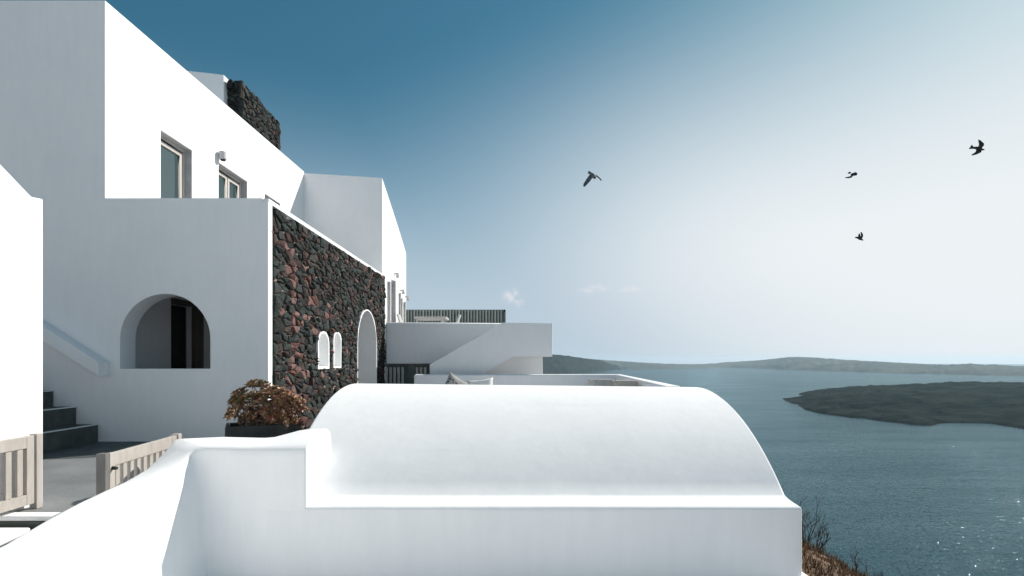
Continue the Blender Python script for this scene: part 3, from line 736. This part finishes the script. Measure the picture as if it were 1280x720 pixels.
# seats by the side wall
def armchair(x0, x1, y0, z1, m1, m2, label):
    a = thing('outdoor_armchair', ((x0 + x1) / 2, y0 + .4, FLOOR), label, 'armchair', 'low armchairs behind the vault')
    part('backrest', MB().box(x0, x1, y0, y0 + .16, FLOOR + .3, z1), m1, a, bevel=.03)
    part('seat', MB().box(x0 + .09, x1 - .09, y0 + .17, y0 + .75, FLOOR + .22, FLOOR + .44), m2, a, bevel=.03)
    for x in (x0, x1 - .085): part('armrest', MB().box(x, x + .085, y0 + .17, y0 + .78, FLOOR + .06, z1 - .02), m1, a, bevel=.02)
    for x in (x0 + .04, x1 - .04):
        for y in (y0 + .05, y0 + .7): part('leg', MB().box(x - .025, x + .025, y - .025, y + .025, FLOOR, FLOOR + .3 if y < y0 + .1 else FLOOR + .06), m2, a)
armchair(P(742, 0, 10).x, P(767, 0, 10).x, 10.0, -.375, M['furn'], M['cushion'], 'white-topped seat back at the corner of the terrace, left of a beige one')
armchair(P(768.5, 0, 9.7).x, P(799, 0, 9.7).x, 9.7, -.39, M['beige'], M['cushion'], 'beige seat back beside the sloping side wall of the terrace')
# sofa hidden behind the vault that carries the cushions
so = thing('outdoor_sofa', (-.8, 9.6, FLOOR), 'white built-in sofa behind the vaulted roof carrying two cushions', 'sofa')
part('base', MB().box(-1.9, .3, 9.2, 10.0, FLOOR, -.82), M['white2'], so, bevel=.03)
part('backrest', MB().box(-1.9, .3, 9.86, 10.1, -.82, -.55), M['white2'], so, bevel=.03)
def pillow(name, c, w, h, t_, roll, lean, yaw, m, label):
    mb = MB(); n = 12
    for sgn in (1, -1):
        rows = []
        for i in range(n + 1):
            row = []
            for j in range(n + 1):
                a, b_ = -1 + 2 * i / n, -1 + 2 * j / n
                f = max(0, (1 - a ** 4) * (1 - b_ ** 4)) ** .6; pin = 1 - .10 * (1 - abs(a) ** 2) * abs(b_) ** 3 - 0
                pin2 = 1 - .10 * (1 - abs(b_) ** 2) * abs(a) ** 3
                row.append((a * w / 2 * pin2, sgn * (t_ / 2 * f + .004) + .012 * noise.noise(Vector((a * 3, b_ * 3, sgn))), b_ * h / 2 * pin))
            rows.append(row)
        mb.grid(rows)
    rim = [(0, k) for k in range(n + 1)] + [(k, n) for k in range(1, n + 1)] + [(n, k) for k in range(n - 1, -1, -1)] + [(k, 0) for k in range(n - 1, 0, -1)]
    o2 = (n + 1) * (n + 1)
    for k in range(len(rim)):
        i0, i1 = rim[k], rim[(k + 1) % len(rim)]; f = lambda t2: t2[0] * (n + 1) + t2[1]
        mb.f.append((f(i0), f(i1), f(i1) + o2, f(i0) + o2)); mb.m.append(0)
    mx = Matrix.Translation(c) @ Matrix.Rotation(yaw, 4, 'Z') @ Matrix.Rotation(lean, 4, 'X') @ Matrix.Rotation(roll, 4, 'Y')
    mb.v = [tuple(mx @ Vector(v)) for v in mb.v]
    solo(name, mb, m, (c[0], c[1], -.82), label, 'cushion', 'cushions on the terrace sofa', smooth=True)
pillow('cushion', P(570, 487.5, 9.5), .52, .50, .17, rad(33), rad(-18), rad(24), M['pillow_grey'], 'grey speckled cushion tilted on its corner behind the vaulted roof')
pillow('cushion', P(601, 490, 9.55), .50, .52, .16, rad(-8), rad(-22), rad(-10), M['cushion'], 'plain white cushion right of the grey speckled one')

# ------------------------------------------------------------------ the vaulted roof in front
vh = thing('vaulted_house', (0, 5.8, -1.7), 'white barrel-vaulted roof with plain front wall in the foreground', 'house')
s = .0062
def rise(d): return math.sqrt(max(0, 413.0 ** 2 - (300 - d) ** 2)) - 283.8
XL, XR = -1.823, 2.15
def vprof(x):
    add = .045 * (XR - x) / (XR - XL)
    pr = []
    ds = [9.0 + (591 - 9.0) * i / 44 for i in range(45)]
    for d in ds: pr.append(((640 + d) * s, (-179.7 + rise(d) * (1 + add / .8)) * s))
    zl = -1.073
    front = [(3.78, -2.3), (3.78, -1.112), (3.783, -1.099), (3.793, -1.089), (3.812, -1.084), (3.87, -1.080), (3.92, -1.0765), (3.965, -1.071), (4.0, -1.0635)]
    back = [(7.76, -1.15), (7.76, -2.3)]
    return front + pr + back
xs = [XL + (XR - XL) * i / 24 for i in range(25)]
rows = [[(x, y + .003 * noise.noise(Vector((x * .8, k * .12, 3))), z + (.004 * noise.noise(Vector((x * 1.3, y * 1.3, 0))) if k > 2 else 0)) for k, (y, z) in enumerate(vprof(x))] for x in xs]
mb = MB(); mb.grid(rows)
nn = len(rows[0])
mb.f.append(tuple(range(nn))); mb.m.append(0)
mb.f.append(tuple((len(rows) - 1) * nn + k for k in range(nn))); mb.m.append(0)
part('vault_roof', mb, M['white'], vh, bevel=.035, seg=4, ang=60)
part('plinth', MB().plate([(3.72, -2.4), (4.6, -2.4), (4.6, -1.62), (3.72, -1.60)], [], YZ, 2.10, 2.21), M['white'], vh, bevel=.02)

# ------------------------------------------------------------------ parapet curving towards the viewer
pw = thing('parapet_wall', (-2.4, 4.0, -1.7), 'thick white rounded parapet dipping from the planter towards the viewer', 'wall')
PX = -1.518
def fsec(x):
    r_ = .075 * ss(-2.0, -1.62, x)                # upswept end against the vault
    zt_ = -.632 + r_
    return [(x, 3.78, -1.66), (x, 3.78, -.72), (x, 3.782, -.672), (x, 3.795, -.652), (x, 3.84, -.640 + r_ * .12), (x, 3.98, -.632 + r_ * .55), (x, 4.14, zt_), (x, 4.235, zt_ - .012), (x, 4.29, zt_ - .05), (x, 4.31, zt_ - .12), (x, 4.31, -1.4)]
secs = [fsec(x) for x in (PX, -1.545, -1.62, -1.72, -1.82, -1.92, -2.02, -2.08)]
def fan(I, T, Rr, zi=None, o=(-.42, -.20, -.075, -.030, -.006)):
    """cross-section of the return run: battered inner face I -> T, flat top, outer edge Rr"""
    Rr = Vector(Rr); zo = Rr.z; zi = zo if zi is None else zi
    g = lambda k, dz: (I[0] + (T[0] - I[0]) * k, I[1] + (T[1] - I[1]) * k, zi + dz)
    f = lambda t_, dz: (T[0] + (Rr.x - T[0]) * t_, T[1] + (Rr.y - T[1]) * t_, zi + (zo - zi) * t_ + dz)
    return [(I[0], I[1], -1.66), g(.25, o[0]), g(.62, o[1]), g(.90, o[2]), f(.015, o[3]), f(.08, o[4]), f(.45, .006), f(.80, .002), f(.95, -.015), f(1.0, -.07), (Rr.x, Rr.y, -1.4)]
XI, XT = -2.24, -2.36
fans = [((-2.15, 3.78), (-2.17, 3.781), (-2.42, 4.31, -.634), -.634, (-.10, -.048, -.024, -.010, -.002)), ((-2.21, 3.779), (-2.27, 3.781), P(226, 546.6, 4.30), -.634, (-.19, -.09, -.040, -.016, -.003)), ((-2.235, 3.765), (-2.335, 3.775), P(217, 547.5, 4.27), -.638, (-.32, -.15, -.058, -.022, -.004)), ((XI, 3.735), (XT, 3.75), P(205, 563, 4.12), -.660), ((XI, 3.67), (XT, 3.68), P(180, 586.5, 3.82), -.715), ((XI, 3.53), (XT, 3.54), P(150, 602.5, 3.58), -.79),
        ((XI, 3.34), (XT, 3.34), P(125, 612.5, 3.38)), ((XI, 3.13), (XT, 3.13), P(95, 626.5, 3.16)), ((XI, 2.9), (XT, 2.9), P(60, 645, 2.92)), ((XI, 2.6), (XT, 2.6), P(0, 680, 2.62)), ((XI, 2.1), (XT, 2.1), (-2.62, 2.12, -.965)), ((XI, 1.4), (XT, 1.4), (-2.62, 1.5, -.98)), ((XI, .2), (XT, .2), (-2.62, .2, -1.0))]
secs += [fan(*f) for f in fans]
mb = MB(); mb.grid(secs)
nn = len(secs[0]); mb.f.append(tuple(range(nn))); mb.m.append(0); mb.f.append(tuple((len(secs) - 1) * nn + k for k in range(nn))); mb.m.append(0)
ob = part('coping', mb, M['white'], pw, smooth=True)
md = ob.modifiers.new('bev', 'BEVEL'); md.width = .02; md.segments = 3; md.limit_method = 'ANGLE'; md.angle_limit = rad(65); md.harden_normals = True

# ------------------------------------------------------------------ left white wall
mb = MB(); mb.plate([(4.58, -1.7), (4.58, 1.44), (4.47, 1.425), (4.19, 1.61), (2.5, 2.86), (.3, 4.4), (.3, -1.7)], [], YZ, -4.75, -4.19)
solo('side_wall', mb, M['white'], (-4.4, 2.5, -1.65), 'sunlit white wall with sloping top at the left edge, behind the open gate', 'wall', bevel=.014, seg=3)

# ------------------------------------------------------------------ picket gates
def gate(name, p0, p1, z0, z1, nsl, label, post_near, post_far):
    """framed gate between floor points p0 (near) and p1 (far)"""
    a, b_ = Vector((p0[0], p0[1], 0)), Vector((p1[0], p1[1], 0)); d = (b_ - a); Lg = d.length; d.normalize()
    g = thing(name, (p0[0], p0[1], z0 - .05), label, 'gate')
    at = lambda t_, z: a + d * t_ + Vector((0, 0, z))
    th = .035
    part('top_rail', MB().bar(at(.065, z1 - .05), at(Lg - .065, z1 - .05), th, .10), M['gate'], g, bevel=.005, seg=2)
    part('bottom_rail', MB().bar(at(.065, z0 + .045), at(Lg - .065, z0 + .045), th, .09), M['gate'], g, bevel=.005, seg=2)
    for t_ in (.10, Lg - .10): part('stile', MB().bar(at(t_, z0), at(t_, z1 + .002), th + .006, .07, tuple(d)), M['gate'], g, bevel=.005, seg=2)
    pit = (Lg - .27) / nsl
    for i in range(nsl):
        t_ = .135 + pit * (i + .5); part('slat', MB().bar(at(t_, z0 + .09), at(t_, z1 - .10), .022, pit * .54, tuple(d)), M['gate'], g, bevel=.004, seg=1)
    for on, t_ in ((post_near, .03), (post_far, Lg - .03)):
        if on: part('post', MB().bar(at(t_, z0 - .05), at(t_, z1 + .012), .065, .058, tuple(d)), M['post_grey'] if on == 2 else M['gate'], g, bevel=.006, seg=2)
    return g, at, Lg, d
g1, at, Lg, d = gate('picket_gate', (-4.09, 3.2), (-4.10, 4.44), -1.225, -.645, 10, 'beige picket gate folded against the sunlit wall at the left edge', False, True)
part('hinge', MB().bar(at(Lg - .075, -1.2), at(Lg - .075, -.66), .012, .012), M['brown'], g1)
k_ = 1.035
g2, at, Lg, d = gate('picket_gate', (-2.87 * k_, 3.57 * k_), (-2.985 * k_, 4.58 * k_), -1.25, -.667 * k_, 9, 'beige picket gate standing beside the white parapet, before the steps', 2, True)
part('latch', MB().tube([at(.10, -.80) + Vector((.02, 0, 0)), at(.10, -.80) + Vector((.06, -.01, 0))], [.014, .012], 8), M['black'], g2)

# ------------------------------------------------------------------ planter with red-brown succulent
pl = thing('planter', (-2.58, 5.55, FLOOR), 'dark grey rectangular planter behind the white parapet', 'planter')
pz = -.657
pA, pB = Vector((P(281, 0, 5.0).x, 5.0)), Vector((P(376, 0, 5.32).x, 5.32)); pu = (pB - pA).normalized(); pv = Vector((-pu.y, pu.x))
def prect(e): return [tuple(pA + pu * e + pv * e), tuple(pB - pu * e + pv * e), tuple(pB - pu * e + pv * (.42 - e)), tuple(pA + pu * e + pv * (.42 - e))]
part('box', MB().plate(prect(0), [prect(.03)], lambda a, b_, t_: (a, b_, t_), FLOOR, pz), M['pot'], pl, bevel=.012)
part('soil', MB().plate(prect(.031), [], lambda a, b_, t_: (a, b_, t_), FLOOR + .1, pz - .05), M['soil'], pl)
bush = thing('succulent_shrub', (-2.58, 5.35, pz - .05), 'red-brown rosette succulent shrub growing in the dark planter', 'plant')
rb_ = random.Random(3); stems = MB(); leaves = MB()
def rosette(c, ax, r, mi_pool):
    ax = ax.normalized(); a = ax.cross(Vector((.3, .2, .9))).normalized(); b2 = ax.cross(a)
    n = rb_.randint(9, 12)
    for i in range(n):
        ring = i % 2; th = i * 2.399 + rb_.uniform(-.2, .2); rr = r * (1.0 if not ring else .66) * rb_.uniform(.8, 1.1)
        dv = a * math.cos(th) + b2 * math.sin(th); sd = ax.cross(dv); el = .25 if not ring else .75
        tip = c + dv * rr * math.cos(el) + ax * rr * math.sin(el); mid = c + dv * rr * .62 * math.cos(el * .8) + ax * rr * .55 * math.sin(el) - ax * .004
        w = rr * .40
        leaves.add([c, mid - sd * w + ax * .004, tip, mid + sd * w + ax * .004, mid - ax * .006], [(0, 4, 1), (1, 4, 2), (2, 4, 3), (3, 4, 0)], rb_.choice(mi_pool))
pc = (pA + pB) / 2 + pv * .2; cx, cy = pc.x + .05, pc.y
blobs = [((-.13, 0, .36), .17), ((-.27, 0, .27), .16), ((.02, 0, .31), .16), ((.18, 0, .26), .17), ((.31, 0, .18), .15), ((-.32, 0, .11), .15), ((0, -.03, .12), .22), ((.22, .02, .08), .18)]
root = Vector((cx, cy, pz - .05))
heads = []
for tr in range(7000):
    (bx, by, bz), br = rb_.choice(blobs)
    K_ = .90
    v = Vector((rb_.gauss(0, 1), rb_.gauss(0, 1), rb_.gauss(0, 1))).normalized() * br * rb_.uniform(.55, 1.0)
    p = Vector((cx + (bx + v.x) * K_, cy + (by + v.y * .85) * K_, pz + .02 + (bz * .92 + v.z * .85) * K_))
    if p.z < pz - .03 or any((p - h).length < .038 for h in heads): continue
    # airy gaps on the left half
    if noise.noise(Vector((p.x * 7.5, p.y * 3, p.z * 7.5))) >.13: continue
    heads.append(p)
    if len(heads) >= 430: break
for p in heads:
    out = (p - (root + Vector((0, 0, .16)))); out.z += .12
    lit = p.x - cx
    pool = [0, 0, 0, 3, 3, 1] if lit < -.05 and p.z > pz + .2 else [1, 2, 1, 3, 0, 1, 4] if lit > 0 else [0, 1, 3, 0, 1, 3, 4]
    rosette(p, out + Vector((rb_.uniform(-.1, .1), rb_.uniform(-.1, .1), rb_.uniform(0, .15))), rb_.uniform(.040, .062), pool)
    if rb_.random() < .22:
        q0 = root + Vector((rb_.uniform(-.25, .25), rb_.uniform(-.1, .1), 0)); m_ = q0.lerp(p, .55) + Vector((rb_.uniform(-.03, .03), rb_.uniform(-.03, .03), rb_.uniform(-.04, .02)))
        stems.tube([q0, m_, p], [.008, .006, .0045], 4)
tag(part('foliage', leaves, LEAF, bush), kind='stuff')
part('stem', stems, M['stem'], bush)

# ------------------------------------------------------------------ dry scrub below the right end of the wall
rg = random.Random(11); gm = MB()
for i in range(9000):
    x = 2.2 + rg.random() ** 1.0 * 2.6; y = rg.uniform(3.6, 7.0); z = ground_z(x, y)
    n_ = noise.noise(Vector((x * 2.1, y * 2.1, 7)))
    if n_ < -.15 and rg.random() < .7: continue
    h_ = rg.uniform(.03, .11) * (1 + n_); a = rg.uniform(0, 6.28); ln = rg.uniform(.2, .9)
    t_ = Vector((x + math.cos(a) * h_ * ln, y + math.sin(a) * h_ * ln, z + h_)); w = rg.uniform(.004, .009)
    gm.add([(x - w * math.sin(a), y + w * math.cos(a), z - .01), (x + w * math.sin(a), y - w * math.cos(a), z - .01), t_], [(0, 1, 2)], 0 if rg.random() < .35 else 1 if rg.random() < .6 else 2)
tag(link('dry_grass', gm.mesh('dry_grass', fix=False), GRASS), kind='stuff')
def shrub(x, y, h_, n, spread, seed, label, lean=(0, 0)):
    r_ = random.Random(seed); z = ground_z(x, y) - .03
    b_ = thing('dry_shrub', (x, y, z), label, 'shrub', 'bare shrubs on the slope'); tw = MB()
    def grow_(p, dv, ln, rr, dep):
        pts_ = [p]; d_ = dv.normalized()
        for k in range(3):
            d_ = (d_ + Vector((r_.uniform(-.22, .22), r_.uniform(-.22, .22), r_.uniform(-.08, .16)))).normalized(); pts_.append(pts_[-1] + d_ * ln / 3)
        tw.tube(pts_, [rr, rr * .8, rr * .62, rr * .4], 4, cap=False)
        if dep:
            for k in range(r_.randint(2, 4)):
                j = r_.randint(1, 3); sp2 = Vector((r_.gauss(0, .5), r_.gauss(0, .5), r_.uniform(.0, .5)))
                grow_(pts_[j], d_ + sp2, ln * r_.uniform(.4, .65), rr * .55, dep - 1)
    for k in range(n):
        a = r_.uniform(0, 6.28); grow_(Vector((x, y, z)), Vector((math.cos(a) * spread + lean[0], math.sin(a) * spread + lean[1], 1)), h_ * r_.uniform(.5, .8), .008, 3)
    part('branch', tw, M['twig'], b_)
shrub(3.42, 6.0, .46, 7, .5, 1, 'bare spreading shrub against the right end of the white wall', (.35, 0))
shrub(3.62, 6.1, .34, 4, .4, 2, 'low bare shrub beside the white wall, leaning right', (.6, 0))
shrub(4.02, 5.95, .34, 2, .12, 3, 'thin upright dry stem in the middle of the brown slope')
shrub(4.42, 6.2, .42, 5, .3, 4, 'bare twiggy shrub at the foot of the slope, at the bottom edge')
shrub(4.78, 6.1, .40, 4, .3, 5, 'small bare shrub furthest right on the slope')

# ------------------------------------------------------------------ birds
def bird(px, py, Y, body, wings, label, grey=()):
    """body: list of (x, y, depth, radius) in photo pixels; wings: outlines [(x, y, depth)...] strips (front, back) pairs"""
    k = Y / 640; c = P(px, py, Y)
    w = lambda x, y, dz: P(x, y, Y + dz * k * .45)
    mb = MB()
    mb.tube([w(x, y, dz) for x, y, dz, r_ in body], [r_ * k for x, y, dz, r_ in body], 10)
    for i, st_ in enumerate(wings):
        n = len(st_); th = .55 * k
        vs = []
        for (f, b_) in st_:
            F, B = w(*f), w(*b_); nv = Vector((.25, -1, .25)).normalized() * th
            vs += [F - nv, F + nv, B + nv, B - nv]
        fs = [(0, 1, 2, 3), tuple((n - 1) * 4 + q_ for q_ in (3, 2, 1, 0))]
        for j in range(n - 1):
            for q_ in range(4): fs.append((j * 4 + q_, j * 4 + (q_ + 1) % 4, (j + 1) * 4 + (q_ + 1) % 4, (j + 1) * 4 + q_))
        mb.add(vs, fs)
    ob = solo('bird', mb, M['bird_grey'] if grey else M['bird'], c, label, 'bird', 'birds flying over the sea', smooth=True)
    md = ob.modifiers.new('r', 'REMESH'); md.mode = 'VOXEL'; md.voxel_size = .36 * k; md.use_smooth_shade = True
bird(740, 222, 20, [(735, 215, 0, .6), (735.8, 215.2, 0, 1.9), (738, 216.6, 0, 1.7), (741, 219, 0, 2.4), (743, 221.5, 0, 2.2), (744.6, 223, 0, 1.2)],
     [[((737, 218.5, -1), (741, 221.5, -1)), ((733.5, 223, -5), (738, 226, -5)), ((729.5, 229.5, -9), (733, 231.5, -9)), ((728.9, 232.8, -11), (730.4, 233.6, -11))],
      [((743, 217.5, 1), (744, 221, 1)), ((746, 219, 5), (746.4, 221, 5)), ((749.5, 222, 8), (749.6, 224, 8)), ((752.3, 225, 10), (751, 226, 10))]],
     'largest bird, over the roof, wings swept down', grey=True)
bird(1064, 218, 30, [(1070.8, 217.5, 0, 1.7), (1068, 217.6, 0, 2.1), (1066, 218, 0, 1.7), (1063.8, 218.4, 0, 1.2)],
     [[((1064.5, 219, -1), (1066.5, 219.5, -1)), ((1062.5, 220.3, -3), (1064.5, 222, -3)), ((1059, 221.3, -5), (1060.5, 222.8, -5)), ((1056.3, 221.6, -7), (1057, 222.4, -7))],
      [((1064.6, 216.6, 1), (1066, 217.6, 1)), ((1063.2, 214.8, 3), (1063.6, 216.8, 3)), ((1061, 214.9, 5), (1061, 217, 5)), ((1059.6, 216.6, 6), (1060.2, 217.4, 6))],
      [((1068, 217, 0), (1070.6, 219.4, 0)), ((1069.4, 214.6, 0), (1070.8, 216, 0))]],
     'small dark bird right of centre, upper of the two small ones')
bird(1075, 296, 30, [(1069.2, 296.8, 0, .9), (1071, 296.8, 0, 1.1), (1073, 297.4, 0, 1.4), (1075.4, 298.8, 0, 1.5), (1077.4, 299.5, 0, 1.0), (1079, 300.4, 0, .6)],
     [[((1073, 297, -1), (1075.6, 298, -1)), ((1073, 294, -3), (1075.6, 295.5, -3)), ((1073.6, 291.6, -5), (1074.8, 292.6, -5))],
      [((1074.8, 297.6, 1), (1077.4, 298.4, 1)), ((1076.4, 294.5, 3), (1078.8, 295.2, 3)), ((1076.2, 291.6, 5), (1078.4, 292.6, 5)), ((1075.6, 290.2, 6), (1077, 290.4, 6))]],
     'small bird nearest the horizon with both wings raised')
bird(1222, 184, 22, [(1230.5, 187.1, 0, .7), (1228, 187, 0, 1.2), (1224.5, 186.2, 0, 1.8), (1220.5, 184.8, 0, 1.8), (1217.5, 184.6, 0, 1.3), (1214, 184.6, 0, 1.5), (1211.8, 185.6, 0, .8)],
     [[((1222.5, 184.8, -1), (1226.5, 186, -1)), ((1224, 180.5, -4), (1230, 181.6, -4)), ((1223.2, 176.6, -7), (1229.5, 179, -7)), ((1222.4, 174.2, -9), (1225.4, 175.4, -9))],
      [((1220.5, 186.5, 1), (1226.5, 187.5, 1)), ((1219.8, 189.6, 4), (1226.6, 190.4, 4)), ((1217, 191.6, 6), (1221, 193, 6)), ((1214, 193.5, 8), (1216, 194.3, 8))],
      [((1217, 184, 0), (1217.6, 186, 0)), ((1214.5, 181, 0), (1212, 185.8, 0))]],
     'dark bird with spread wings furthest right')

# ------------------------------------------------------------------ added unseen house, bounces sunlight onto the shaded walls
nb = thing('sun_bounce_house', (-6, -8.4, -1.7), 'added white house behind the viewpoint, bouncing sunlight onto the shaded walls', 'house')
me = carve(MB().box(-18, 2.0, -14, -7.6, -1.8, 4.6), [MB().box(-18, -5, -13.5, -8.6, 4.4, 7.2)],
           [MB().plate(arch(-4.6, -3.4, -1.65, .75, 14), [], XZ, -7.9, -7), MB().box(-2.3, -1.2, -7.8, -7, -.7, .7), MB().box(-7.4, -6.2, -7.8, -7, -.7, .7), MB().box(-9.6, -8.6, -8.8, -8, 5.0, 6.4)], 'masonry')
meshpart('masonry', me, M['white'], nb, bevel=.025)
part('door', MB().plate(arch(-4.59, -3.41, -1.65, .74, 14), [], XZ, -7.88, -7.82), M['brown'], nb)
for (x0, x1, y, z0, z1) in ((-2.3, -1.2, -7.78, -.7, .7), (-7.4, -6.2, -7.78, -.7, .7), (-9.6, -8.6, -8.78, 5.0, 6.4)):
    w_ = part('window', MB().plate([(x0, z0), (x1, z0), (x1, z1), (x0, z1)], [[(x0 + .08, z0 + .08), (x1 - .08, z0 + .08), (x1 - .08, z1 - .08), (x0 + .08, z1 - .08)]], XZ, y, y + .06), M['frame'], nb)
    part('pane', MB().box(x0 + .07, x1 - .07, y + .01, y + .02, z0 + .07, z1 - .07), M['glass'], w_)

# ------------------------------------------------------------------ air
mb = MB(); mb.box(-29500, 29500, -3600, 30500, SEA - 14, 135)
m = bpy.data.materials.new('haze_air'); m.use_nodes = True; nt = m.node_tree
for n in list(nt.nodes): nt.nodes.remove(n)
o = nt.nodes.new('ShaderNodeOutputMaterial'); v = nt.nodes.new('ShaderNodeVolumePrincipled')
v.inputs['Color'].default_value = (.68, .87, 1.0, 1); v.inputs['Density'].default_value = 2.1e-5; v.inputs['Anisotropy'].default_value = .2
nt.links.new(v.outputs[0], o.inputs['Volume'])
struct('haze', mb, m, kind='stuff')
